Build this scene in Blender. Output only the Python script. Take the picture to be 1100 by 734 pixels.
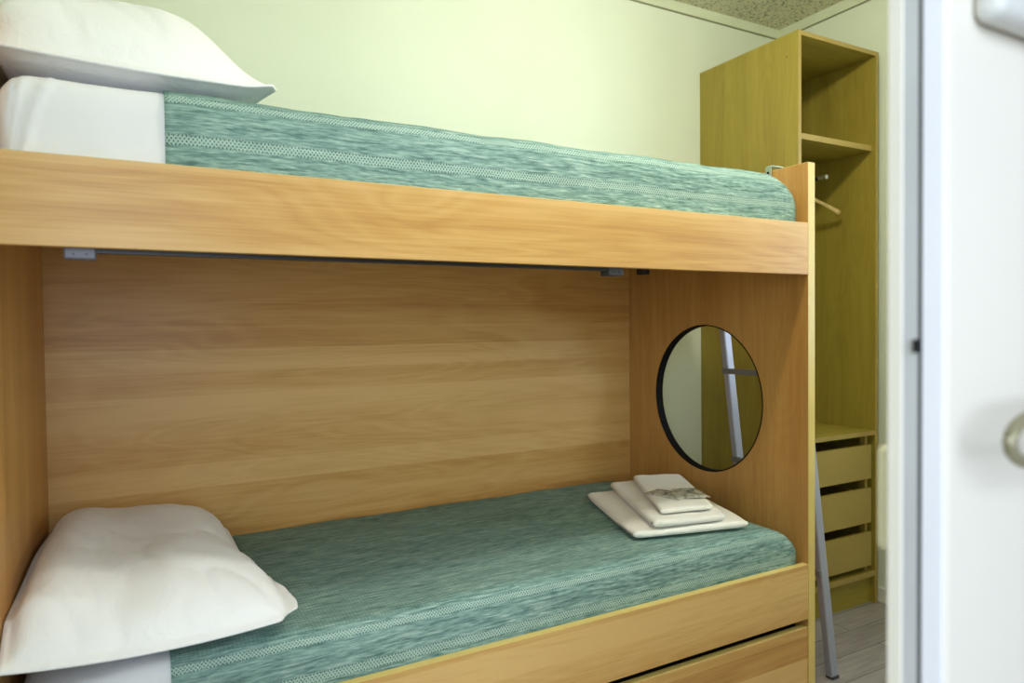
import bpy, bmesh, math, random
from mathutils import Vector, Matrix, noise

random.seed(7)
for o in list(bpy.data.objects):
    bpy.data.objects.remove(o, do_unlink=True)
scene = bpy.context.scene
COL = scene.collection
PI = math.pi

# ------------------------------------------------------------------ camera
YAW, PITCH, ROLL, FPX = 0.5027, -0.0238, 0.0110, 744.66
CAM = Vector((0.0, 0.0, 1.2))
cam_d = bpy.data.cameras.new('camera')
cam = bpy.data.objects.new('camera', cam_d)
COL.objects.link(cam)
fw = Vector((math.sin(YAW) * math.cos(PITCH), math.cos(YAW) * math.cos(PITCH), math.sin(PITCH)))
rt = Vector((math.cos(YAW), -math.sin(YAW), 0))
dn = fw.cross(rt)
r2 = rt * math.cos(ROLL) + dn * math.sin(ROLL)
d2 = -rt * math.sin(ROLL) + dn * math.cos(ROLL)
cam.matrix_world = Matrix(((r2.x, -d2.x, -fw.x, CAM.x), (r2.y, -d2.y, -fw.y, CAM.y),
                           (r2.z, -d2.z, -fw.z, CAM.z), (0, 0, 0, 1)))
cam_d.sensor_width = 36.0
cam_d.lens = FPX * 36.0 / 1100.0
cam_d.clip_start = 0.02
cam_d.dof.use_dof = True
cam_d.dof.focus_distance = 1.95
cam_d.dof.aperture_fstop = 3.6
scene.camera = cam

# ------------------------------------------------------------------ world, lights, exposure
scene.view_settings.view_transform = 'Standard'
scene.view_settings.look = 'None'
scene.view_settings.exposure = 0.0
scene.view_settings.gamma = 1.0
scene.view_settings.use_curve_mapping = False
world = bpy.data.worlds.new('world')
scene.world = world
world.use_nodes = True
world.node_tree.nodes['Background'].inputs[0].default_value = (0.86, 0.92, 1.0, 1)
world.node_tree.nodes['Background'].inputs[1].default_value = 0.45

def light(name, kind, loc, energy, color, rot=(0, 0, 0), **kw):
    d = bpy.data.lights.new(name, kind)
    d.energy = energy
    d.color = color
    for k, v in kw.items():
        setattr(d, k, v)
    o = bpy.data.objects.new(name, d)
    COL.objects.link(o)
    o.location = loc
    o.rotation_euler = rot
    return o

LAMP = Vector((1.40, 1.08, 2.52))
# daylight for an unseen window, added in the right-hand wall to light the room
light('window_fill', 'AREA', (2.93, 0.92, 1.55), 20.0, (0.72, 0.84, 1.0), (0, PI / 2, 0),
      shape='RECTANGLE', size=1.15, size_y=0.9)
# unseen daylight source added in the corridor to light door edge and bunk fronts
light('corridor_fill', 'AREA', (-0.55, -1.1, 1.60), 54.0, (0.72, 0.845, 1.0), (math.radians(82), 0, math.radians(-20)),
      shape='RECTANGLE', size=1.6, size_y=1.3)

# ------------------------------------------------------------------ helpers
def srgb(r, g, b):
    f = lambda c: (c / 255 / 12.92) if c / 255 <= 0.04045 else ((c / 255 + 0.055) / 1.055) ** 2.4
    return (f(r), f(g), f(b), 1)

class NT:
    """small node-tree builder"""
    def __init__(self, name, rough=0.5, metal=0.0, spec=0.5):
        self.m = bpy.data.materials.new(name)
        self.m.use_nodes = True
        self.t = self.m.node_tree
        self.b = self.t.nodes['Principled BSDF']
        self.b.inputs['Roughness'].default_value = rough
        self.b.inputs['Metallic'].default_value = metal
        self.b.inputs['Specular IOR Level'].default_value = spec
    def n(self, kind, **kw):
        nd = self.t.nodes.new(kind)
        for k, v in kw.items():
            setattr(nd, k, v)
        return nd
    def put(self, sock, v):
        if hasattr(v, 'is_output') or isinstance(v, bpy.types.NodeSocket):
            self.t.links.new(v, sock)
        else:
            sock.default_value = v
    def math(self, op, a, b=0.0, c=0.0):
        nd = self.n('ShaderNodeMath', operation=op)
        for i, v in enumerate((a, b, c)):
            self.put(nd.inputs[i], v)
        return nd.outputs[0]
    def coord(self, which='Object'):
        return self.n('ShaderNodeTexCoord').outputs[which]
    def mapping(self, vec, scale=(1, 1, 1), loc=(0, 0, 0), rot=(0, 0, 0)):
        nd = self.n('ShaderNodeMapping')
        self.put(nd.inputs['Vector'], vec)
        nd.inputs['Scale'].default_value = scale
        nd.inputs['Location'].default_value = loc
        nd.inputs['Rotation'].default_value = rot
        return nd.outputs[0]
    def noise(self, vec, scale=5, detail=3, rough=0.5, dist=0.0):
        nd = self.n('ShaderNodeTexNoise')
        self.put(nd.inputs['Vector'], vec)
        nd.inputs['Scale'].default_value = scale
        nd.inputs['Detail'].default_value = detail
        nd.inputs['Roughness'].default_value = rough
        nd.inputs['Distortion'].default_value = dist
        return nd.outputs['Fac']
    def ramp(self, fac, stops, interp='LINEAR'):
        nd = self.n('ShaderNodeValToRGB')
        nd.color_ramp.interpolation = interp
        el = nd.color_ramp.elements
        while len(el) < len(stops):
            el.new(0.5)
        for e, (p, c) in zip(el, stops):
            e.position = p
            e.color = c
        self.put(nd.inputs[0], fac)
        return nd.outputs[0]
    def mix(self, fac, a, b, mode='MIX'):
        nd = self.n('ShaderNodeMix', data_type='RGBA', blend_type=mode)
        self.put(nd.inputs[0], fac)
        self.put(nd.inputs[6], a)
        self.put(nd.inputs[7], b)
        return nd.outputs[2]
    def color(self, v):
        self.put(self.b.inputs['Base Color'], v)
    def bump(self, h, strength=0.3, dist=0.002):
        nd = self.n('ShaderNodeBump')
        nd.inputs['Strength'].default_value = strength
        nd.inputs['Distance'].default_value = dist
        self.put(nd.inputs['Height'], h)
        self.t.links.new(nd.outputs[0], self.b.inputs['Normal'])

def flat(name, col, rough=0.5, metal=0.0, spec=0.5, var=0.04):
    k = NT(name, rough, metal, spec)
    nz = k.noise(k.coord(), 9, 3)
    lo = tuple(c * (1 - var) for c in col[:3]) + (1,)
    hi = tuple(min(1, c * (1 + var)) for c in col[:3]) + (1,)
    k.color(k.ramp(nz, [(0.3, lo), (0.7, hi)]))
    return k.m

def wood(name, dark, mid, light_, axis, board=0.09, rough=0.38, fine=1.0, contrast=1.0, figure=0.55):
    """laminate with grain along `axis`; board = width of the glued strips (0 for none)"""
    k = NT(name, rough, 0, 0.4)
    co = k.coord()
    sep = k.n('ShaderNodeSeparateXYZ')
    k.put(sep.inputs[0], co)
    s = [1.0, 1.0, 1.0]
    s[axis] = 0.07
    m1 = k.mapping(co, tuple(v * 1.0 for v in s))
    s2 = [1.0, 1.0, 1.0]
    s2[axis] = 0.025
    m2 = k.mapping(co, tuple(s2))
    s3 = [1.0, 1.0, 1.0]
    s3[axis] = 0.16
    m3 = k.mapping(co, tuple(s3), loc=(3.1, 1.7, 0.4))
    broad = k.noise(m1, 9, 3, 0.55, 0.6)
    fineg = k.noise(m2, 190 * fine, 3, 0.6, 0.2)
    fig = k.noise(m3, 6.5, 1.5, 0.5, 1.2)
    rings = k.math('ABSOLUTE', k.math('SUBTRACT', k.math('FRACT', k.math('MULTIPLY', fig, 9.0)), 0.5))
    v = k.math('ADD', k.math('MULTIPLY', broad, 0.55 * contrast), k.math('MULTIPLY', fineg, 0.30 * contrast))
    v = k.math('ADD', v, k.math('MULTIPLY', k.math('MULTIPLY', rings, 0.32 * contrast), figure))
    if board:
        cross = sep.outputs[2] if axis == 0 else sep.outputs[1]
        strip = k.math('FLOOR', k.math('DIVIDE', cross, board))
        wn = k.n('ShaderNodeTexWhiteNoise', noise_dimensions='2D')
        cmb = k.n('ShaderNodeCombineXYZ')
        k.put(cmb.inputs[0], strip)
        k.put(wn.inputs['Vector'], cmb.outputs[0])
        v = k.math('ADD', v, k.math('MULTIPLY', wn.outputs['Value'], 0.28 * contrast))
    base = 0.5 - 0.5 * contrast
    v = k.math('ADD', v, base)
    k.color(k.ramp(v, [(0.30, dark), (0.52, mid), (0.78, light_)]))
    k.bump(fineg, 0.08, 0.0006)
    return k.m

def empty(name, label, cat, loc=(0, 0, 0), group=None):
    o = bpy.data.objects.new(name, None)
    COL.objects.link(o)
    o.location = loc
    o['label'] = label
    o['category'] = cat
    if group:
        o['group'] = group
    return o

def tag(o, label, cat, group=None):
    o['label'] = label
    o['category'] = cat
    if group:
        o['group'] = group
    return o

def obj(name, bm, mat, parent=None, smooth=False, base=None, label=None):
    """link bm (world coordinates) as one mesh object; base = where its origin goes"""
    root = Vector((0, 0, 0))
    p = parent
    while p is not None:
        root += Vector(p.location)
        p = p.parent
    off = root if parent is not None else Vector(base or (0, 0, 0))
    bmesh.ops.translate(bm, verts=bm.verts, vec=-off)
    me = bpy.data.meshes.new(name)
    bmesh.ops.recalc_face_normals(bm, faces=bm.faces)
    bm.to_mesh(me)
    bm.free()
    if smooth:
        for f in me.polygons:
            f.use_smooth = True
    o = bpy.data.objects.new(name, me)
    COL.objects.link(o)
    if mat:
        me.materials.append(mat)
    if parent is not None:
        o.parent = parent
    else:
        o.location = off
    if label:
        o['label'] = label
    return o

def struct(name, bm, mat, parent=None, **kw):
    o = obj(name, bm, mat, parent, **kw)
    if parent is None:
        o['kind'] = 'structure'
    return o

def box(bm, x0, x1, y0, y1, z0, z1, bev=0.0, seg=2):
    vs = [bm.verts.new((x, y, z)) for z in (z0, z1) for y in (y0, y1) for x in (x0, x1)]
    fs = [(0, 2, 3, 1), (4, 5, 7, 6), (0, 1, 5, 4), (2, 6, 7, 3), (0, 4, 6, 2), (1, 3, 7, 5)]
    faces = [bm.faces.new([vs[i] for i in f]) for f in fs]
    if bev:
        es = list({e for f in faces for e in f.edges})
        bmesh.ops.bevel(bm, geom=es, offset=bev, segments=seg, profile=0.5, affect='EDGES')
    return bm

def B(x0, x1, y0, y1, z0, z1, bev=0.0, seg=2):
    return box(bmesh.new(), x0, x1, y0, y1, z0, z1, bev, seg)

def tube(bm, pts, rad, n=14, closed=False, sx=1.0, sy=1.0):
    """swept round section along pts; rad a number or list"""
    pts = [Vector(p) for p in pts]
    N = len(pts)
    rings = []
    up = Vector((0, 0, 1))
    for i, p in enumerate(pts):
        a = pts[(i - 1) % N] if (closed or i > 0) else p
        b = pts[(i + 1) % N] if (closed or i < N - 1) else p
        t = (b - a).normalized()
        ref = up if abs(t.dot(up)) < 0.95 else Vector((0, 1, 0))
        u = t.cross(ref).normalized()
        w = t.cross(u).normalized()
        r = rad[i] if isinstance(rad, (list, tuple)) else rad
        rings.append([bm.verts.new(p + (u * math.cos(2 * PI * k / n) * sx + w * math.sin(2 * PI * k / n) * sy) * r) for k in range(n)])
    M = N if closed else N - 1
    for i in range(M):
        A, Bq = rings[i], rings[(i + 1) % N]
        for k in range(n):
            bm.faces.new((A[k], A[(k + 1) % n], Bq[(k + 1) % n], Bq[k]))
    if not closed:
        bm.faces.new(rings[0][::-1])
        bm.faces.new(rings[-1])
    return bm

def beam(bm, a, b, wx, wy, bev=0.0):
    """rectangular bar from a to b, cross-section wx along world x, wy along world y (horizontal ends)"""
    a, b = Vector(a), Vector(b)
    vs = []
    for p in (a, b):
        for sx, sy in ((-1, -1), (1, -1), (1, 1), (-1, 1)):
            vs.append(bm.verts.new(p + Vector((sx * wx / 2, sy * wy / 2, 0))))
    fs = [(3, 2, 1, 0), (4, 5, 6, 7)] + [(i, (i + 1) % 4, 4 + (i + 1) % 4, 4 + i) for i in range(4)]
    faces = [bm.faces.new([vs[i] for i in f]) for f in fs]
    if bev:
        es = list({e for f in faces for e in f.edges})
        bmesh.ops.bevel(bm, geom=es, offset=bev, segments=3, profile=0.5, affect='EDGES')
    return bm

# ------------------------------------------------------------------ materials
k = NT('wall_paint', 0.75, 0, 0.2)
nz = k.noise(k.coord(), 2.2, 4)
k.color(k.ramp(nz, [(0.3, srgb(219, 226, 203)), (0.7, srgb(225, 231, 210))]))
k.bump(k.noise(k.coord(), 160, 3), 0.08, 0.001)
M_WALL = k.m
M_TRIM = flat('trim_paint', srgb(216, 222, 192), 0.55)
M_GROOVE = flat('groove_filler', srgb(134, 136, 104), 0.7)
M_BASEB = flat('baseboard_paint', srgb(226, 226, 216), 0.5)

k = NT('ceiling_tile', 0.9, 0, 0.1)
co = k.coord()
sp = k.noise(co, 80, 2, 0.6)
sp2 = k.noise(co, 30, 3, 0.6)
spots = k.ramp(sp, [(0.38, srgb(96, 94, 76)), (0.45, srgb(232, 228, 200))])
k.color(k.mix(0.35, spots, k.ramp(sp2, [(0.3, srgb(196, 192, 158)), (0.7, srgb(236, 232, 204))])))
k.bump(sp, 0.5, 0.003)
M_CEIL = k.m

k = NT('floor_vinyl', 0.32, 0, 0.5)
co = k.coord()
br = k.n('ShaderNodeTexBrick', offset=0.37)
k.put(br.inputs['Vector'], co)
br.inputs['Scale'].default_value = 1.0
br.inputs['Brick Width'].default_value = 0.92
br.inputs['Row Height'].default_value = 0.122
br.inputs['Mortar Size'].default_value = 0.0016
br.inputs['Color1'].default_value = srgb(176, 170, 168)
br.inputs['Color2'].default_value = srgb(206, 200, 198)
br.inputs['Mortar'].default_value = srgb(96, 92, 88)
gr = k.noise(k.mapping(co, (0.09, 1, 1)), 60, 5, 0.65, 0.6)
k.color(k.mix(0.62, br.outputs['Color'], k.ramp(gr, [(0.3, srgb(118, 112, 110)), (0.7, srgb(206, 203, 200))]), 'MULTIPLY'))
k.bump(gr, 0.1, 0.001)
M_FLOOR = k.m

BW = (srgb(172, 118, 56), srgb(204, 156, 88), srgb(224, 184, 120))
M_BEECH_X = wood('beech_laminate_lengthwise', *BW, axis=0, board=0.071, figure=0.5, contrast=1.0)
M_BEECH_Z = wood('beech_laminate_upright', *BW, axis=2, board=0.0, contrast=0.7, figure=0.3)
M_BAND = flat('beech_edge_band', srgb(222, 196, 116), 0.4)
OW = (srgb(132, 114, 38), srgb(160, 143, 58), srgb(182, 165, 78))
M_OAK = wood('oak_laminate_upright', *OW, axis=2, board=0, rough=0.45, fine=1.0, contrast=0.75, figure=0.4)
M_OAK_X = wood('oak_laminate_crosswise', *OW, axis=0, board=0, rough=0.45, fine=1.0, contrast=0.75, figure=0.4)
M_OAKBAND = flat('oak_edge_band', srgb(166, 142, 74), 0.45)
M_OAKIN = wood('oak_drawer_sides', srgb(120, 96, 46), srgb(140, 114, 58), srgb(156, 130, 70), axis=1, board=0, contrast=0.6)
M_BLACK = flat('black_rubber', srgb(10, 9, 9), 0.7, 0, 0.15)
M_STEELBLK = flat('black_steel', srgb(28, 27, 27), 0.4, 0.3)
M_PLASTIC = flat('grey_bracket_plastic', srgb(104, 104, 118), 0.4)
M_DARKPL = flat('dark_bracket_plastic', srgb(58, 58, 60), 0.45)
M_ALU = flat('grey_painted_metal', srgb(168, 171, 188), 0.35, 0.25)
M_RUNG = flat('rung_metal', srgb(128, 128, 132), 0.4, 0.3)
M_CHROME = flat('bright_steel', srgb(205, 205, 205), 0.2, 0.9)
M_HOOK = flat('pale_hook_metal', srgb(150, 164, 146), 0.35, 0.2)
M_HANGER = flat('hanger_wood', srgb(206, 178, 112), 0.35)
M_SHEET = flat('white_sheet', srgb(236, 236, 240), 0.8, 0, 0.2, 0.015)
M_DOOR = flat('white_door_paint', srgb(230, 223, 208), 0.4, 0, 0.4, 0.01)
M_DOOREDGE = flat('door_edge_lacquer', srgb(236, 234, 240), 0.4, 0, 0.4, 0.01)
M_STRIP = flat('grey_edge_strip', srgb(196, 196, 196), 0.5, 0.1)
M_GASKET = flat('door_gasket', srgb(70, 72, 66), 0.7)
M_CREAM = flat('cream_plastic', srgb(250, 245, 214), 0.45)
M_HANDLE = flat('beige_handle_metal', srgb(150, 142, 112), 0.35, 0.3)
M_LOCKGREY = flat('grey_lock_case', srgb(208, 206, 198), 0.45)
M_LAMPGLASS = NT('lamp_diffuser', 0.5)
M_LAMPGLASS.color((0.95, 0.95, 0.85, 1))
M_LAMPGLASS.b.inputs['Emission Color'].default_value = (1.0, 0.96, 0.78, 1)
M_LAMPGLASS.b.inputs['Emission Strength'].default_value = 4.0
M_LAMPGLASS = M_LAMPGLASS.m

k = NT('window_glass', 0.02)
tr = k.n('ShaderNodeBsdfTransparent')
gl = k.n('ShaderNodeBsdfGlossy')
gl.inputs['Roughness'].default_value = 0.02
mx = k.n('ShaderNodeMixShader')
mx.inputs[0].default_value = 0.06
k.t.links.new(tr.outputs[0], mx.inputs[1])
k.t.links.new(gl.outputs[0], mx.inputs[2])
k.t.links.new(mx.outputs[0], k.t.nodes['Material Output'].inputs['Surface'])
M_GLASS = k.m

def cloth_white(name, col, rough=0.85, wr=0.35):
    k = NT(name, rough, 0, 0.15)
    co = k.coord()
    k.color(col)
    k.b.inputs['Sheen Weight'].default_value = 0.15
    h1 = k.noise(k.mapping(co, (1, 0.45, 1)), 16, 4, 0.55, 1.2)
    h2 = k.noise(co, 420, 2)
    k.bump(k.math('ADD', h1, k.math('MULTIPLY', h2, 0.02)), wr, 0.012)
    return k.m
M_PILLOW = cloth_white('pillowcase_cotton', srgb(248, 248, 250), 0.85, 0.35)
M_TOWEL = cloth_white('towel_terry', srgb(246, 244, 236), 0.95, 0.25)

# teal bedspread: melange streaks along the bed, dotted openwork bands
k = NT('teal_bedspread', 0.85, 0, 0.12)
uv = k.n('ShaderNodeUVMap').outputs[0]
sx = k.n('ShaderNodeSeparateXYZ')
k.put(sx.inputs[0], uv)
U, V = sx.outputs[0], sx.outputs[1]
st = k.noise(k.mapping(uv, (14, 150, 1)), 1.0, 3, 0.6, 0.5)
st2 = k.noise(k.mapping(uv, (45, 420, 1)), 1.0, 2, 0.6, 0.2)
pt = k.noise(k.mapping(uv, (3.5, 9, 1)), 1.0, 2)
mel = k.math('ADD', k.math('MULTIPLY', st, 0.62), k.math('MULTIPLY', st2, 0.38))
mel = k.math('ADD', mel, k.math('MULTIPLY', k.math('SUBTRACT', pt, 0.5), 0.12))
base = k.ramp(mel, [(0.33, srgb(76, 104, 98)), (0.46, srgb(118, 149, 142)), (0.56, srgb(148, 177, 168)), (0.70, srgb(200, 217, 207))])
PER = 0.083
ph = k.math('FRACT', k.math('DIVIDE', V, PER))
inband = k.math('LESS_THAN', ph, 0.25)                               # 21 mm openwork band
vb = k.math('DIVIDE', ph, 0.25)
du = k.math('SINE', k.math('MULTIPLY', U, 2 * PI / 0.0075))
dv = k.math('SINE', k.math('MULTIPLY', vb, 2 * PI * 2.0))
hole = k.math('GREATER_THAN', k.math('MULTIPLY', du, dv), 0.30)
edge = k.math('MULTIPLY', k.math('GREATER_THAN', k.math('ABSOLUTE', k.math('SUBTRACT', vb, 0.5)), 0.40),
              k.math('GREATER_THAN', k.math('SINE', k.math('MULTIPLY', U, 2 * PI / 0.006)), 0.0))
dots = k.math('MAXIMUM', hole, edge)
bandcol = k.mix(dots, srgb(188, 212, 200), srgb(44, 78, 72))
topfade = k.math('LESS_THAN', V, 0.20)                               # bands read clearly on the hanging side only
bandmix = k.math('MULTIPLY', inband, k.math('ADD', k.math('MULTIPLY', topfade, 0.46), 0.16))
weave = k.math('MULTIPLY', k.math('SINE', k.math('MULTIPLY', k.math('ADD', U, V), 2 * PI / 0.016)), k.math('SINE', k.math('MULTIPLY', k.math('SUBTRACT', U, V), 2 * PI / 0.016)))
weavef = k.math('MULTIPLY', k.math('SUBTRACT', 1.0, topfade), k.math('MULTIPLY', k.math('ADD', weave, 1.0), 0.22))
base = k.mix(weavef, base, srgb(70, 104, 98))
k.color(k.mix(bandmix, base, bandcol))
crease = k.math('ABSOLUTE', k.math('SUBTRACT', k.math('FRACT', k.math('DIVIDE', k.math('ADD', U, 0.05), 0.245)), 0.5))
cr = k.math('MINIMUM', k.math('MULTIPLY', crease, 22.0), 1.0)
creasev = k.math('ABSOLUTE', k.math('SUBTRACT', k.math('FRACT', k.math('DIVIDE', V, 0.24)), 0.5))
crv = k.math('MINIMUM', k.math('MULTIPLY', creasev, 22.0), 1.0)
hh = k.math('ADD', k.math('MULTIPLY', st2, 0.5), k.math('MULTIPLY', dots, -0.25))
hh = k.math('ADD', hh, k.math('ADD', k.math('MULTIPLY', cr, 0.9), k.math('MULTIPLY', crv, 0.6)))
k.bump(hh, 0.5, 0.0022)
M_TEAL = k.m

# ------------------------------------------------------------------ room shell
XR, YB, HC, XL, YF = 2.790, 2.347, 2.615, -0.275, 0.288
struct('floor', B(XL - 0.1, XR + 0.1, -1.6, YB + 0.1, -0.06, 0.0), M_FLOOR)
struct('ceiling', B(XL - 0.1, XR + 0.1, YF, YB + 0.1, HC, HC + 0.06), M_CEIL)
struct('wall_back', B(XL - 0.1, XR + 0.1, YB, YB + 0.1, 0, HC), M_WALL)
struct('wall_left', B(XL - 0.1, XL, YF, YB, 0, HC), M_WALL)
WY0, WY1, WZ0, WZ1 = 0.42, 1.42, 0.95, 2.15
bm = bmesh.new()
box(bm, XR, XR + 0.1, WY1, YB, 0, HC)
box(bm, XR, XR + 0.1, YF, WY0, 0, HC)
box(bm, XR, XR + 0.1, WY0, WY1, 0, WZ0)
box(bm, XR, XR + 0.1, WY0, WY1, WZ1, HC)
struct('wall_right', bm, M_WALL)
bm = bmesh.new()
box(bm, 1.42, XR, YF - 0.10, YF, 0, HC)
box(bm, XL, 1.42, YF - 0.10, YF, 2.12, HC)
struct('wall_front', bm, M_WALL)
# moulding: pale band with a brown groove under it
t1 = struct('trim_1', B(XL, XR - 0.006, YB - 0.006, YB, 2.5715, HC, 0.0015), M_TRIM)
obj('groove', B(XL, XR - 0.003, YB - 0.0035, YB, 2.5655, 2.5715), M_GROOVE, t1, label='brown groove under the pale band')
t2 = struct('trim_2', B(XR - 0.006, XR, YF, YB, 2.5715, HC, 0.0015), M_TRIM)
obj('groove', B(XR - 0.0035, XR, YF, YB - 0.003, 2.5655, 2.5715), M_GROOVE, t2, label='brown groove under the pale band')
struct('baseboard_right', B(XR - 0.012, XR, YF, YB, 0, 0.062, 0.003), M_BASEB)
struct('baseboard_back', B(1.9, XR - 0.012, YB - 0.012, YB, 0, 0.062, 0.003), M_BASEB)

win = struct('added_window_1', B(XR + 0.03, XR + 0.08, WY0, WY0 + 0.05, WZ0, WZ1, 0.004), M_DOOR)  # unseen window, added out of frame to bring daylight in
bm = bmesh.new()
box(bm, XR + 0.03, XR + 0.08, WY1 - 0.05, WY1, WZ0, WZ1)
box(bm, XR + 0.03, XR + 0.08, WY0 + 0.05, WY1 - 0.05, WZ0, WZ0 + 0.05)
box(bm, XR + 0.03, XR + 0.08, WY0 + 0.05, WY1 - 0.05, WZ1 - 0.05, WZ1)
box(bm, XR + 0.035, XR + 0.075, 0.90, 0.94, WZ0 + 0.05, WZ1 - 0.05)
obj('window_frame', bm, M_DOOR, win)
for ya, yb in ((WY0 + 0.05, 0.90), (0.94, WY1 - 0.05)):
    obj('pane', B(XR + 0.052, XR + 0.056, ya, yb, WZ0 + 0.05, WZ1 - 0.05), M_GLASS, win)

# ------------------------------------------------------------------ door leaf at the right, close to the lens
DX = 0.516
door = struct('door_1', B(DX + 0.002, 1.385, 0.287, 0.3055, 0.005, 2.10, 0.0015), M_DOOR)
obj('door_panel', B(DX + 0.004, 1.385, 0.3055, 0.332, 0.005, 2.10, 0.0), M_DOOR, door)
obj('door_lip', B(DX - 0.0005, DX + 0.002, 0.2895, 0.3050, 0.005, 2.10, 0.0008), M_DOOREDGE, door, label='bright white lacquered lip along the door edge')
obj('door_gasket', B(DX + 0.001, DX + 0.004, 0.3062, 0.3086, 0.005, 2.10), M_GASKET, door, label='dark rubber seal along the door edge')
obj('edge_strip', B(DX + 0.0005, DX + 0.004, 0.3086, 0.3200, 0.005, 2.10), M_STRIP, door, label='grey metal strip along the door edge')
obj('edge_moulding', B(DX - 0.0005, DX + 0.004, 0.3200, 0.3320, 0.005, 2.10, 0.001), M_DOOR, door)
obj('latch', B(DX - 0.003, DX + 0.004, 0.3075, 0.3105, 1.176, 1.186, 0.0005), M_STEELBLK, door)
obj('latch_case', B(0.5560, 0.62, 0.332, 0.369, 1.004, 1.094, 0.006, 3), M_CREAM, door, smooth=False, label='cream plastic latch case on the far face')
obj('lock_housing', B(0.543, 0.68, 0.264, 0.287, 1.416, 1.56, 0.010, 4), M_LOCKGREY, door, smooth=True, label='grey lock housing with rounded corners')
bm = bmesh.new()
cx, cz, rx, rz, yy = 0.553, 1.1165, 0.034, 0.0165, 0.247
pts = []
for i in range(25):
    a = PI / 2 + PI * i / 24
    pts.append((cx + rx * math.cos(a), yy, cz + rz * math.sin(a)))
for i in range(1, 5):
    pts.append((cx + 0.10 * i / 5, yy, cz - rz))
for i in range(17):
    a = -PI / 2 + PI * i / 16
    pts.append((cx + 0.10 + 0.02 * math.cos(a), yy, cz + rz * math.sin(a)))
for i in range(1, 5):
    pts.append((cx + 0.10 - 0.10 * i / 5, yy, cz + rz))
tube(bm, pts, 0.0046, 12, closed=True)
hd = obj('door_handle', bm, M_HANDLE, door, smooth=True, label='beige looped door handle')
bm = bmesh.new()
tube(bm, [(0.655, 0.250, cz), (0.655, 0.287, cz)], 0.009, 14)
tube(bm, [(0.655, 0.2805, cz), (0.655, 0.287, cz)], 0.024, 24)
obj('handle_rose', bm, M_HANDLE, hd)

# ------------------------------------------------------------------ ceiling lamp (above the frame)
lamp = empty('ceiling_light', 'round ceiling light with white diffuser above the bunk aisle', 'ceiling light', (LAMP.x, LAMP.y, HC))
bm = bmesh.new()
tube(bm, [(LAMP.x, LAMP.y, HC - 0.035), (LAMP.x, LAMP.y, HC)], 0.10, 32)
obj('lamp_base', bm, M_DOOR, lamp)
bm = bmesh.new()
bmesh.ops.create_uvsphere(bm, u_segments=32, v_segments=12, radius=0.09)
bmesh.ops.scale(bm, verts=bm.verts, vec=(1, 1, 0.28))
bmesh.ops.translate(bm, verts=bm.verts, vec=(LAMP.x, LAMP.y, HC - 0.036))
obj('diffuser', bm, M_LAMPGLASS, lamp, smooth=True)
light('ceiling_lamp', 'POINT', LAMP, 40.0, (1.0, 0.975, 0.86), shadow_soft_size=0.06)

# ------------------------------------------------------------------ bunk bed
XP, XPL, FY, BY = 1.8447, -0.2125, 1.4438, 2.327
bunk = empty('bunk_bed', 'beech laminate bunk bed with closed ends and round porthole against the wall', 'bunk bed', (0.8, 1.885, 0))
PT = 0.030
HOLE_Y, HOLE_Z, HOLE_R = 1.889, 0.924, 0.267

def plate_with_hole(x0, x1, y0, y1, z0, z1, hy, hz, r):
    bm = bmesh.new()
    angs = [2 * PI * i / 96 for i in range(96)]
    for cy, cz in ((y0, z0), (y0, z1), (y1, z0), (y1, z1)):
        angs.append(math.atan2(cz - hz, cy - hy) % (2 * PI))
    angs = sorted(set(angs))
    def edge_pt(a):
        c, s = math.cos(a), math.sin(a)
        t = 1e9
        if c > 1e-9: t = min(t, (y1 - hy) / c)
        if c < -1e-9: t = min(t, (y0 - hy) / c)
        if s > 1e-9: t = min(t, (z1 - hz) / s)
        if s < -1e-9: t = min(t, (z0 - hz) / s)
        return hy + c * t, hz + s * t
    rows = []
    for a in angs:
        ey, ez = edge_pt(a)
        iy, iz = hy + r * math.cos(a), hz + r * math.sin(a)
        rows.append([bm.verts.new((x0, ey, ez)), bm.verts.new((x1, ey, ez)), bm.verts.new((x1, iy, iz)), bm.verts.new((x0, iy, iz))])
    n = len(rows)
    for i in range(n):
        A, Bq = rows[i], rows[(i + 1) % n]
        for j in range(4):
            bm.faces.new((A[j], A[(j + 1) % 4], Bq[(j + 1) % 4], Bq[j]))
    return bm

ZP, ZPL = 1.6943, 1.79
ep = obj('end_panel', plate_with_hole(XP, XP + PT, FY + 0.001, BY, 0, ZP - 0.001, HOLE_Y, HOLE_Z, HOLE_R), M_BEECH_Z, bunk, label='end panel with round porthole')
bm = B(XP, XP + PT, FY - 0.0005, FY + 0.001, 0, ZP)
box(bm, XP, XP + PT, FY + 0.001, BY, ZP - 0.001, ZP + 0.0003)
obj('edge_band', bm, M_BAND, ep, label='yellowish edge banding')
bm = bmesh.new()
ri, ro, n = HOLE_R - 0.002, HOLE_R + 0.0022, 96
prof = [(ri, XP - 0.0008), (ro, XP - 0.0008), (ro, XP), (HOLE_R - 0.0002, XP + 0.0002), (HOLE_R - 0.0002, XP + PT - 0.0002), (ro, XP + PT), (ro, XP + PT + 0.0008), (ri, XP + PT + 0.0008)]
rows = []
for i in range(n):
    a = 2 * PI * i / n
    rows.append([bm.verts.new((x, HOLE_Y + r * math.cos(a), HOLE_Z + r * math.sin(a))) for r, x in prof])
for i in range(n):
    for j in range(len(prof)):
        bm.faces.new((rows[i][j], rows[i][(j + 1) % len(prof)], rows[(i + 1) % n][(j + 1) % len(prof)], rows[(i + 1) % n][j]))
obj('porthole_trim', bm, M_BLACK, ep, smooth=False, label='black rubber rim of the porthole')
ep2 = obj('end_panel', B(XPL - PT, XPL, FY + 0.001, BY, 0, ZPL - 0.001), M_BEECH_Z, bunk)
bm = B(XPL - PT, XPL, FY - 0.0005, FY + 0.001, 0, ZPL)
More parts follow.
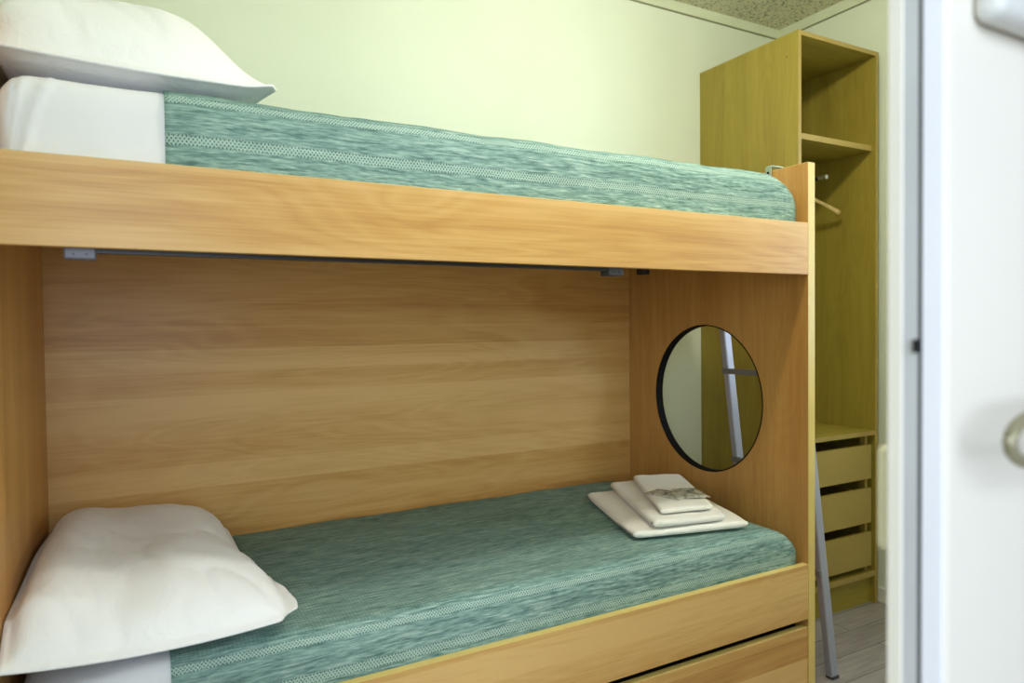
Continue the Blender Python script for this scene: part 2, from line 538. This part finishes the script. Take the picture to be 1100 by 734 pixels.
box(bm, XPL - PT, XPL, FY + 0.001, BY, ZPL - 0.001, ZPL + 0.0003)
obj('edge_band', bm, M_BAND, ep2, label='yellowish edge banding')
obj('back_panel', B(XPL, XP, 2.3268, 2.3440, 0.30, 1.46), M_BEECH_X, bunk)

def rail(name, z0, z1, x0=XPL + 0.001, x1=XP - 0.0005, y=FY):
    o = obj(name, B(x0, x1, y, y + 0.022, z0, z1 - 0.001, 0.0008, 1), M_BEECH_X, bunk)
    obj('edge_band', B(x0, x1, y + 0.0005, y + 0.0215, z1 - 0.001, z1), M_BAND, o, label='yellowish edge banding')
    return o
rail('side_rail', 1.3463, 1.5068)
rail('side_rail', 0.2677, 0.4400)
rail('drawer_front', 0.030, 0.2425, y=FY + 0.002)
obj('plinth', B(XPL, XP, FY + 0.05, FY + 0.066, 0.0, 0.40), M_STEELBLK, bunk, label='black backing panel standing in for the shade inside the drawer gap')  # black panel added behind the gap so the shaded interior reads dark
obj('bed_base', B(XPL, XP, FY + 0.022, 2.3268, 1.432, 1.452), M_BEECH_X, bunk)
obj('bed_base', B(XPL, XP, FY + 0.022, 2.3268, 0.385, 0.400), M_BEECH_X, bunk)
obj('support_bar', B(-0.10, 1.145, FY + 0.024, FY + 0.046, 1.3390, 1.36), M_STEELBLK, bunk, label='black steel bar under the upper rail')

def bracket(x0, x1, y0, y1, z0, mat, lbl):
    o = obj('bracket', B(x0, x1, y0, y1, z0, 1.360, 0.003, 2), mat, bunk, label=lbl)
    bm = bmesh.new()
    for fx in (0.3, 0.7):
        x = x0 + (x1 - x0) * fx
        tube(bm, [(x, y0 - 0.0015, (z0 + 1.345) / 2), (x, y0 + 0.002, (z0 + 1.345) / 2)], 0.0016, 10)
    obj('screw', bm, M_STEELBLK, o)
    return o
bracket(-0.102, -0.052, FY + 0.0235, FY + 0.062, 1.3270, M_PLASTIC, 'pale grey plastic bracket')
bracket(1.098, 1.146, FY + 0.0235, FY + 0.062, 1.3265, M_DARKPL, 'dark grey plastic bracket')
bm = B(1.812, 1.844, 2.190, 2.240, 1.398, 1.432, 0.006, 3)
obj('bracket', bm, M_DARKPL, bunk, label='dark grey plastic bracket')

# ------------------------------------------------------------------ ladder between bunk and wardrobe
FOOT, TOP = Vector((2.047, 1.508, 0.0)), Vector((1.8985, 1.588, 1.690))
GAPV = Vector((0, 0.322, 0))
lad = empty('ladder', 'grey metal ladder leaning on the outside of the bunk end panel', 'ladder', (2.05, 1.66, 0))
def lerp(z, off=0):
    return FOOT + (TOP - FOOT) * (z / 1.690) + GAPV * off
for off in (0, 1):
    r_ = obj('rail', beam(bmesh.new(), lerp(0.006, off), lerp(1.690, off), 0.036, 0.026, 0.005), M_ALU, lad, smooth=False)
    f_ = lerp(0.0, off)
    obj('rubber_foot', B(f_.x - 0.017, f_.x + 0.017, f_.y - 0.015, f_.y + 0.015, 0, 0.012, 0.003), M_DARKPL, r_)
    # hook bent over the panel top, with its screw hole on the bed side
    t_ = lerp(1.690, off)
    bm = bmesh.new()
    path = [(t_.x, t_.y, 1.688), (t_.x, t_.y, 1.703), (t_.x - 0.006, t_.y, 1.709), (XP - 0.004, t_.y, 1.709), (XP - 0.0095, t_.y, 1.704), (XP - 0.0095, t_.y, 1.668)]
    for a, b in zip(path[:-1], path[1:]):
        a, b = Vector(a), Vector(b)
        d = (b - a)
        nrm = Vector((-d.z, 0, d.x)).normalized() * 0.0018
        q = []
        for s in (-1, 1):
            for p in (a, b):
                for w in (-0.011, 0.011):
                    q.append(bm.verts.new(p + nrm * s + Vector((0, w, 0))))
        for f in ((0, 1, 3, 2), (4, 6, 7, 5), (0, 2, 6, 4), (1, 5, 7, 3), (0, 4, 5, 1), (2, 3, 7, 6)):
            bm.faces.new([q[i] for i in f])
    h_ = obj('hook', bm, M_HOOK, lad, label='pale metal hook over the panel top')
    bm = bmesh.new()
    tube(bm, [(XP - 0.0122, t_.y, 1.687), (XP - 0.0110, t_.y, 1.687)], 0.0042, 14)
    obj('screw_hole', bm, M_BLACK, h_)
for z in (0.36, 0.69, 1.02, 1.35):
    a, b = lerp(z, 0), lerp(z, 1)
    obj('rung', B(a.x - 0.026, a.x - 0.006, a.y - 0.012, b.y + 0.012, z - 0.010, z + 0.010, 0.003), M_RUNG, lad)

# ------------------------------------------------------------------ wardrobe
WX0, WX1, WF, WB, WH = 2.2689, 2.7653, 1.8196, 2.3440, 2.323
T = 0.0175
wd = empty('wardrobe', 'tall open oak laminate wardrobe with three drawers in the corner', 'wardrobe', ((WX0 + WX1) / 2, (WF + WB) / 2, 0))
def wpart(name, x0, x1, y0, y1, z0, z1, mat=None, band=True, parent=None, **kw):
    o = obj(name, B(x0, x1, y0 + (0.001 if band else 0), y1, z0, z1), mat or M_OAK, parent or wd, **kw)
    if band:
        obj('edge_band', B(x0, x1, y0, y0 + 0.001, z0, z1), M_OAKBAND, o, label='lighter edge banding')
    return o
sl = wpart('side_panel', WX0, WX0 + T, WF, WB, 0, WH)
wpart('side_panel', WX1 - T, WX1, WF, WB, 0, WH)
bm = bmesh.new()
tube(bm, [(WX0 - 0.0008, 1.872, 2.236), (WX0 + 0.001, 1.872, 2.236)], 0.0045, 12)
obj('screw_cap', bm, M_OAKIN, sl)
IX0, IX1 = WX0 + T, WX1 - T
wpart('top_panel', IX0, IX1, WF, WB, WH - T, WH, M_OAK_X)
wpart('back_panel', IX0, IX1, WB - 0.008, WB, 0.12, WH - T, band=False)
wpart('shelf', IX0, IX1, WF + 0.018, WB - 0.008, 1.915, 1.9375, M_OAK_X)
wpart('shelf', IX0, IX1, WF + 0.001, WB - 0.008, 0.7190, 0.7375, M_OAK_X, label='shelf above the drawers')
wpart('bottom_panel', IX0, IX1, WF + 0.001, WB - 0.008, 0.1185, 0.1405, M_OAK_X)
wpart('plinth', IX0, IX1, WF + 0.022, WF + 0.040, 0.0, 0.1185, M_OAK_X, band=False)
for z0, z1 in ((0.5370, 0.6790), (0.3510, 0.4970), (0.1680, 0.3100)):
    d = wpart('drawer', IX0 + 0.024, IX1 - 0.024, WF + 0.002, WF + 0.018, z0, z1, M_OAK_X)
    bm = bmesh.new()
    bx0, bx1, by1 = IX0 + 0.040, IX1 - 0.040, WB - 0.05
    box(bm, bx0, bx0 + 0.012, WF + 0.018, by1, z0 + 0.015, z1 - 0.022)
    box(bm, bx1 - 0.012, bx1, WF + 0.018, by1, z0 + 0.015, z1 - 0.022)
    box(bm, bx0 + 0.012, bx1 - 0.012, by1 - 0.012, by1, z0 + 0.015, z1 - 0.022)
    box(bm, bx0 + 0.012, bx1 - 0.012, WF + 0.018, by1 - 0.012, z0 + 0.015, z0 + 0.020)
    obj('drawer_box', bm, M_OAKIN, d)
wpart('drawer_post', IX1 - 0.040, IX1 - 0.0245, WF + 0.0205, WF + 0.045, 0.1405, 0.7190, M_OAKBAND, band=False)
wpart('drawer_post', IX0 + 0.0245, IX0 + 0.040, WF + 0.0205, WF + 0.045, 0.1405, 0.7190, M_OAKBAND, band=False)
# pull-out clothes rail under the shelf
RX, RZ = 2.5, 1.7900
bm = bmesh.new()
tube(bm, [(RX, 1.872, RZ), (RX, 2.30, RZ)], 0.0075, 16)
rl = obj('clothes_rail', bm, M_STEELBLK, wd, smooth=False)
bm = bmesh.new()
tube(bm, [(RX, 1.868, RZ), (RX, 1.905, RZ)], 0.0092, 18)
obj('end_cap', bm, M_CHROME, rl, label='bright steel end cap')
for by_ in (2.12, 2.285):
    obj('rail_bracket', B(RX - 0.008, RX + 0.008, by_, by_ + 0.016, RZ, 1.915), M_STEELBLK, rl)

# clothes hanger on the rail
HY = 2.02
hg = empty('clothes_hanger', 'pale wooden clothes hanger hung on the short rail inside the wardrobe', 'hanger', (RX, HY, RZ + 0.0085))
bm = bmesh.new()
pts, rad = [], []
tip = Vector((2.694, 1.950, 1.668))
mid = Vector((RX, HY, 1.757))
half = tip - mid
for i in range(-14, 15):
    s = i / 14
    a = abs(s)
    p = mid + Vector((half.x * s, half.y * s, 0))
    p.z = 1.757 - 0.089 * (0.55 * a + 0.45 * a ** 1.4)
    pts.append(p)
    rad.append(0.0065 + 0.0045 * a ** 6 if a < 0.99 else 0.009)
tube(bm, pts, rad, 14, sx=0.8, sy=1.15)
obj('hanger_arm', bm, M_HANGER, hg, smooth=True)
bm = bmesh.new()
hp = []
for i in range(21):
    a = math.radians(200 - 250 * i / 20)
    hp.append((RX + 0.0105 * math.cos(a), HY, RZ - 0.001 + 0.0105 * math.sin(a)))
hp += [(RX, HY, RZ - 0.03), (RX, HY, 1.760)]
tube(bm, hp, 0.0016, 8)
obj('hanger_hook', bm, M_CHROME, hg, smooth=True)

# ------------------------------------------------------------------ bedding
def soft_box(lo, hi, rad_lo, rad_hi, step=0.016, wob=0.0, seed=0.0, crown=0.0, clip=None, power=2.0, droop=0.0, folds=False):
    """dense rounded box; rad_lo/rad_hi = corner radii at the low/high side of each axis; clip(p) -> keep"""
    lo, hi = Vector(lo), Vector(hi)
    bm = bmesh.new()
    n = [max(4, int((hi[i] - lo[i]) / step)) for i in range(3)]
    cache = {}
    def vert(i, j, k_):
        key = (i, j, k_)
        if key in cache:
            return cache[key]
        p = Vector((lo.x + (hi.x - lo.x) * i / n[0], lo.y + (hi.y - lo.y) * j / n[1], lo.z + (hi.z - lo.z) * k_ / n[2]))
        d = Vector((0, 0, 0))
        r = [1, 1, 1]
        q = p.copy()
        for ax in range(3):
            if p[ax] < lo[ax] + rad_lo[ax]:
                r[ax] = rad_lo[ax]
                q[ax] = lo[ax] + rad_lo[ax]
            elif p[ax] > hi[ax] - rad_hi[ax]:
                r[ax] = rad_hi[ax]
                q[ax] = hi[ax] - rad_hi[ax]
            d[ax] = (p[ax] - q[ax]) / r[ax]
        L = (abs(d.x) ** power + abs(d.y) ** power + abs(d.z) ** power) ** (1 / power)
        if L > 1e-6:
            m = max(abs(d.x), abs(d.y), abs(d.z))
            d = d * (m / L)
        p = q + Vector((d.x * r[0], d.y * r[1], d.z * r[2]))
        if crown:
            cx_ = (p.x - lo.x) / (hi.x - lo.x)
            cy_ = (p.y - lo.y) / (hi.y - lo.y)
            cz_ = (p.z - lo.z) / (hi.z - lo.z)
            p.z += crown * cz_ * max(0, 4 * cy_ * (1 - cy_)) ** 0.6 * max(0, 4 * cx_ * (1 - cx_)) ** 0.4
        if droop and p.x > hi.x - 0.15:
            t_ = (p.x - (hi.x - 0.15)) / 0.15
            p.z -= droop * (p.z - lo.z) / (hi.z - lo.z) * t_ ** 2.2
        if folds and p.x < lo.x + 0.11 and p.y < lo.y + 0.1:
            zz_ = (p.z - lo.z) / (hi.z - lo.z)
            for fx, amp, wd_ in ((0.026, 0.006, 0.006), (0.050, 0.007, 0.007), (0.016, 0.005, 0.005)):
                fx_ = lo.x + fx * (0.75 + 0.9 * zz_ * zz_)
                q_ = (p.x - fx_) / wd_
                p.y -= amp * math.exp(-q_ * q_) * (1 if q_ < 0 else max(0.0, 1 - q_ * 1.3))
        if wob:
            w = Vector((p.x * 5 + seed, p.y * 7, p.z * 9))
            w2 = Vector((p.x * 17 + seed, p.y * 19, p.z * 11))
            nv = noise.noise(w) * 0.65 + noise.noise(w2) * 0.35
            g = Vector((d.x * 0.6, d.y, d.z)) if L > 1e-6 else Vector((0, 0, 1))
            p += g * wob * nv
        cache[key] = bm.verts.new(p)
        return cache[key]
    for a, b, c in ((0, 1, 2), (0, 2, 1), (1, 2, 0)):
        for side in (0, n[c]):
            for i in range(n[a]):
                for j in range(n[b]):
                    idx = []
                    for (ii, jj) in ((i, j), (i + 1, j), (i + 1, j + 1), (i, j + 1)):
                        t = [0, 0, 0]
                        t[a], t[b], t[c] = ii, jj, side
                        idx.append(vert(*t))
                    try:
                        bm.faces.new(idx)
                    except ValueError:
                        pass
    if clip:
        kill = [f for f in bm.faces if not clip(f.calc_center_median())]
        bmesh.ops.delete(bm, geom=kill, context='FACES')
    return bm

def bed(z0, ztop, xb, label_m, label_b, seed, crown, rz_):
    """mattress in a white sheet, teal bedspread over it"""
    x0, x1, y0, y1 = -0.196, 1.834, FY + 0.0285, 2.310
    mz = ztop - 0.005
    bm = soft_box((x0, y0, z0), (x1, y1, mz), (0.055, 0.024, 0.02), (0.040, 0.03, rz_), 0.009, 0.0035, seed, crown, droop=0.075, folds=True)
    # scale vertical rounding at the foot end
    m = obj('mattress', bm, M_SHEET, None, smooth=True, base=(0.8, 1.885, z0))
    tag(m, label_m, 'mattress')
    b0 = z0 + 0.004
    bm = soft_box((x0 - 0.002, y0 - 0.004, b0), (x1 + 0.006, y1 + 0.005, ztop), (0.055, 0.026, 0.006), (0.045, 0.035, rz_ + 0.004), 0.0105, 0.006, seed, crown, droop=0.072,
                  clip=lambda p: p.x > xb and p.z > b0 + 0.001)
    uvl = bm.loops.layers.uv.new('UVMap')
    for f in bm.faces:
        for lp in f.loops:
            p = lp.vert.co
            v = (p.z - b0) + max(0.0, p.y - (y0 - 0.004))
            u = p.x + 0.6 * max(0, p.x - (x1 - 0.10)) + 0.03 * seed
            # shift so that one openwork band falls on the front top edge
            lp[uvl].uv = (u, v - (ztop - 0.022 - b0) + 0.083 * 2)
    s = obj('bedspread', bm, M_TEAL, None, smooth=True, base=(0.94, 1.885, z0))
    so = s.modifiers.new('thickness', 'SOLIDIFY')
    so.thickness = 0.003
    so.offset = -1
    tag(s, label_b, 'bedspread')
    return m, s

bed(1.4525, 1.655, 0.064, 'white sheeted mattress on the upper bunk', 'teal woven bedspread with dotted stripes on the upper bunk', 0.3, 0.0, 0.055)
bed(0.4010, 0.556, 0.052, 'white sheeted mattress on the lower bunk', 'teal woven bedspread with dotted stripes on the lower bunk under towels', 4.7, 0.012, 0.045)

def pillow(name, label, fl, fr, bl, br, T, zfun, pinch, ridge, seed, base, drop=0.35, pw=0.5, wr=0.007, back=False, left=False, right=None, pu=None):
    """fl.. = xy of the four case corners; zfun(u,v) = height of the seam; T = loft above the seam"""
    fl, fr, bl, br = map(Vector, (fl, fr, bl, br))
    bm = bmesh.new()
    NU, NV = 64, 84
    top, bot = {}, {}
    for j in range(NV + 1):
        for i in range(NU + 1):
            u, v = i / NU, j / NV
            pxy = (fl * (1 - u) + fr * u) * (1 - v) + (bl * (1 - u) + br * u) * v
            px_ = pinch[0] * (1 if u > 0.5 else 0.35) * math.sin(PI * v) ** 0.8 * (0.5 - u) * 2 * abs(2 * u - 1)
            py_ = pinch[1] * math.sin(PI * u) ** 0.8 * (0.5 - v) * 2 * abs(2 * v - 1)
            x, y = pxy.x + px_, pxy.y + py_
            flare = 0.0
            if right:
                for (v0, x0), (v1, x1) in zip(right[:-1], right[1:]):
                    if v0 <= v <= v1:
                        xr = x0 + (x1 - x0) * smst(v0, v1, v)
                        break
                xl = fl.x + (bl.x - fl.x) * v
                x = xl + (xr - xl) * u
                flare = max(0.0, (xr - right[-1][1]) / 0.06)
            cc = max(0.0, (2 * u - 1 - 0.86) / 0.14) * max(0.0, (1 - 2 * v - 0.90) / 0.10)
            x += ((fl.x + fr.x) / 2 - x) * 0.09 * cc
            y += ((fl.y + bl.y) / 2 - y) * 0.05 * cc
            if back and v > 0.86:
                x += ((bl.x + br.x) / 2 - x) * 0.16 * ((v - 0.86) / 0.14) ** 2
            zs = zfun(u, v)
            fm = 0.03 + (0.02 * flare if u > 0.5 else 0.0)
            fu = max(0.0, (min(u, 1 - u) - fm) / (0.5 - fm))
            fv = max(0.0, (min(v, 1 - v) - 0.02) / 0.48)
            if left and u < 0.5:
                fu = min(1.0, u / 0.5 * 2.2 + 0.40 * smst(0.0, 0.10, v))
            if back and v > 0.5:
                fv = (1 - v) / 0.5 * 1.25 + 0.10
            e = (1 - (1 - min(1, fu)) ** 2.3) ** (pu if pu and u > 0.5 else pw) * (1 - (1 - min(1, fv)) ** ridge) ** pw
            # creases running in from the corners and edges
            w = Vector((x * 7 + seed, y * 4.2, seed))
            w2 = Vector((x * 20 + y * 9 + seed, y * 6 - x * 4, seed * 2))
            nz_ = noise.noise(w) * 0.6 + noise.noise(w2) * 0.45
            cre = 1 - abs(noise.noise(Vector((x * 9 + y * 6 + seed, y * 3 - x * 2, 3.3)))) * 2.2
            cre = max(0, cre) ** 4
            fade = 1 - 0.55 * e
            zt = zs + 0.0035 + T * e + wr * nz_ * (0.02 + 0.98 * e) - wr * 0.9 * cre * fade * min(1, e * 3)
            zb = zs - 0.0005 - T * drop * e + wr * nz_ * 0.3 * e
            top[i, j] = bm.verts.new((x, y, zt))
            bot[i, j] = bm.verts.new((x, y, min(zb, zt - 0.002)))
    for j in range(NV):
        for i in range(NU):
            bm.faces.new((top[i, j], top[i + 1, j], top[i + 1, j + 1], top[i, j + 1]))
            bm.faces.new((bot[i, j], bot[i, j + 1], bot[i + 1, j + 1], bot[i + 1, j]))
    for i in range(NU):
        bm.faces.new((bot[i, 0], bot[i + 1, 0], top[i + 1, 0], top[i, 0]))
        bm.faces.new((top[i, NV], top[i + 1, NV], bot[i + 1, NV], bot[i, NV]))
    for j in range(NV):
        bm.faces.new((bot[0, j + 1], bot[0, j], top[0, j], top[0, j + 1]))
        bm.faces.new((top[NU, j + 1], top[NU, j], bot[NU, j], bot[NU, j + 1]))
    o = obj(name, bm, M_PILLOW, None, smooth=True, base=base)
    tag(o, label, 'pillow')
    return o

def smst(a, b, t):
    t = min(1, max(0, (t - a) / (b - a)))
    return t * t * (3 - 2 * t)

pillow('pillow', 'plump white pillow lying on the lower bunk', (-0.2110, 1.424), (0.292, 1.448), (-0.200, 2.300), (0.240, 2.295),
       0.118, lambda u, v: 0.588 + 0.034 * (1 - smst(0, 0.10, v)) * (1 - u) ** 2 + 0.085 * (1 - smst(0, 0.42, u)) * smst(0.0, 0.12, v) * (1 - 0.4 * smst(0.5, 1, v)) + 0.010 * smst(0.2, 1, v) + 0.020 * u * u * (1 - v), (0.046, -0.006), 3.2, 2.1, (0.03, 1.88, 0.558), drop=0.20, wr=0.011, back=True, right=[(0, 0.291), (0.1, 0.302), (0.2, 0.297), (0.3, 0.281), (0.42, 0.252), (0.52, 0.242), (1, 0.240)])
pillow('pillow', 'plump white pillow lying on the upper bunk by the wall', (-0.207, 1.500), (0.302, 1.530), (-0.207, 2.290), (0.285, 2.270),
       0.230, lambda u, v: 1.700 - 0.012 * math.sin(PI * u) * (1 - v) + 0.012 * smst(0.82, 1.0, u) * (1 - v) , (0.060, -0.020), 2.6, 8.6, (0.03, 1.9, 1.66), drop=0.15, pw=0.66, wr=0.012, left=True, pu=0.95)

# ------------------------------------------------------------------ folded towels and sachets
def folded(name, label, quad, z0, lt, seed, group=None):
    """cloth folded over once: quad = left, front, right, back corners (xy); the fold rounds over on the front-right edge"""
    L, F, Rr, Bk = map(Vector, quad)
    H = 2 * lt
    g = 0.0008
    length = ((F - L).length + (Rr - Bk).length) / 2
    sec = []                                                         # closed section: (distance from left, height)
    NS = 26
    for i in range(NS + 1):
        sec.append((0.004 + (length - lt - 0.004) * i / NS, 0.0))
    for i in range(1, 12):
        a = -PI / 2 + PI * i / 12
        sec.append((length - lt + lt * math.cos(a), lt + lt * math.sin(a)))
    for i in range(NS, -1, -1):
        sec.append((0.003 + (length - lt - 0.003) * i / NS, H))
    for i in range(1, 8):                                            # rounded end of the upper layer
        a = PI / 2 + PI * i / 8
        r = (lt - g) / 2
        sec.append((0.003 + r * math.cos(a) * 1.3, lt + g + r + r * math.sin(a)))
    for i in range(1, NS):
        sec.append(((length - 2.2 * lt) * i / NS, lt + g))
    sec.append((length - 1.6 * lt, lt))
    for i in range(NS - 1, 0, -1):
        sec.append(((length - 2.2 * lt) * i / NS, lt - g))
    for i in range(1, 8):
        a = PI / 2 + PI * i / 8
        r = (lt - g) / 2
        sec.append((0.006 + r * math.cos(a) * 1.3, r + r * math.sin(a)))
    bm = bmesh.new()
    NV = 34
    rows = []
    for j in range(NV + 1):
        v = j / NV
        dv = min(v, 1 - v) * NV
        e = math.sqrt(max(0, 1 - (1 - min(1, dv / 2.0)) ** 2))
        row = []
        for s_, z in sec:
            u = s_ / length
            p = (L * (1 - u) + F * u) * (1 - v) + (Bk * (1 - u) + Rr * u) * v
            c = (L + F + Rr + Bk) / 4
            du = min(u, 1 - u)
            p = p + (c - p) * 0.03 * max(0, 1 - min(1, du / 0.12)) * max(0, 1 - dv / 4)
            top = z / H
            zz = lt + (z - lt) * (0.45 + 0.55 * e)
            zz += top * (noise.noise(Vector((p.x * 15 + seed, p.y * 15, 0.7))) * 0.0025 + noise.noise(Vector((p.x * 40 + seed, p.y * 40, 4))) * 0.0007)
            zz += (0.4 + 0.6 * top) * noise.noise(Vector((p.x * 6 + seed, p.y * 6, 9))) * 0.0025
            zz -= top * 0.002 * max(0, 1 - du / 0.2)
            row.append(bm.verts.new((p.x, p.y, z0 + 0.001 + zz)))
        rows.append(row)
    n = len(sec)
    for j in range(NV):
        for i in range(n):
            bm.faces.new((rows[j][i], rows[j][(i + 1) % n], rows[j + 1][(i + 1) % n], rows[j + 1][i]))
    bm.faces.new(rows[0][::-1])
    bm.faces.new(rows[-1])
    c = (L + F + Rr + Bk) / 4
    o = obj(name, bm, M_TOWEL, None, smooth=True, base=(c.x, c.y, z0))
    tag(o, label, 'towel', group)
    return o
ZT = 0.5690
folded('towel', 'largest folded white towel, lying directly on the teal bedspread', [(1.432, 2.062), (1.270, 1.590), (1.655, 1.500), (1.810, 1.970)], ZT, 0.0110, 1.0, 'folded towels on the lower bunk')
folded('towel', 'middle folded white towel of the stack on the lower bunk', [(1.535, 2.060), (1.335, 1.575), (1.585, 1.530), (1.790, 2.000)], ZT + 0.0252, 0.0113, 2.3, 'folded towels on the lower bunk')
folded('towel', 'small folded white towel on top of the stack, under clear sachets', [(1.620, 2.030), (1.392, 1.612), (1.575, 1.575), (1.790, 1.960)], ZT + 0.0506, 0.0090, 4.1, 'folded towels on the lower bunk')

k = NT('clear_sachet_film', 0.18)
nz = k.noise(k.coord(), 55, 3, 0.6, 0.8)
k.color(k.ramp(nz, [(0.35, srgb(150, 148, 138)), (0.55, srgb(226, 224, 214))]))
k.b.inputs['Alpha'].default_value = 0.80
k.bump(nz, 0.5, 0.004)
M_FILM = k.m
M_PRINT = flat('sachet_print', srgb(112, 114, 116), 0.5)
def sachet(label, c, ang, lx, ly, z, seed):
    bm = bmesh.new()
    N = 18
    top, bot = {}, {}
    ca, sa = math.cos(ang), math.sin(ang)
    for j in range(N + 1):
        for i in range(N + 1):
            u, v = i / N * 2 - 1, j / N * 2 - 1
            e = max(0, (1 - u * u) * (1 - v * v)) ** 0.5
            nz_ = noise.noise(Vector((u * 2.3 + seed, v * 2.3, seed)))
            x, y = c[0] + (u * ca * lx - v * sa * ly) / 2, c[1] + (u * sa * lx + v * ca * ly) / 2
            top[i, j] = bm.verts.new((x, y, z + 0.0022 + 0.0055 * e + 0.0035 * nz_ * e))
            bot[i, j] = bm.verts.new((x, y, z + 0.0012))
    for j in range(N):
        for i in range(N):
            bm.faces.new((top[i, j], top[i + 1, j], top[i + 1, j + 1], top[i, j + 1]))
            bm.faces.new((bot[i, j], bot[i, j + 1], bot[i + 1, j + 1], bot[i + 1, j]))
    for i in range(N):
        bm.faces.new((bot[i, 0], bot[i + 1, 0], top[i + 1, 0], top[i, 0]))
        bm.faces.new((top[i, N], top[i + 1, N], bot[i + 1, N], bot[i, N]))
        bm.faces.new((bot[0, i + 1], bot[0, i], top[0, i], top[0, i + 1]))
        bm.faces.new((top[N, i + 1], top[N, i], bot[N, i], bot[N, i + 1]))
    o = obj('sachet', bm, M_FILM, None, smooth=True, base=(c[0], c[1], z))
    tag(o, label, 'sachet', 'clear sachets on the small towel')
    for a, b, s in ((-0.12, 0.0, 0.007), (0.14, 0.12, 0.005)):
        x, y = c[0] + (a * ca * lx - b * sa * ly), c[1] + (a * sa * lx + b * ca * ly)
        bm = bmesh.new()
        tube(bm, [(x, y, z + 0.0086), (x, y, z + 0.0098)], s, 12)
        obj('print', bm, M_PRINT, o, label='grey printed mark')
    return o
ZS = ZT + 0.0690
sachet('clear crinkled sachet on the small towel, the left of two', (1.530, 1.735), 0.30, 0.085, 0.130, ZS, 1.1)
sachet('clear crinkled sachet on the small towel, the right of two', (1.602, 1.705), -0.35, 0.080, 0.125, ZS + 0.002, 5.2)
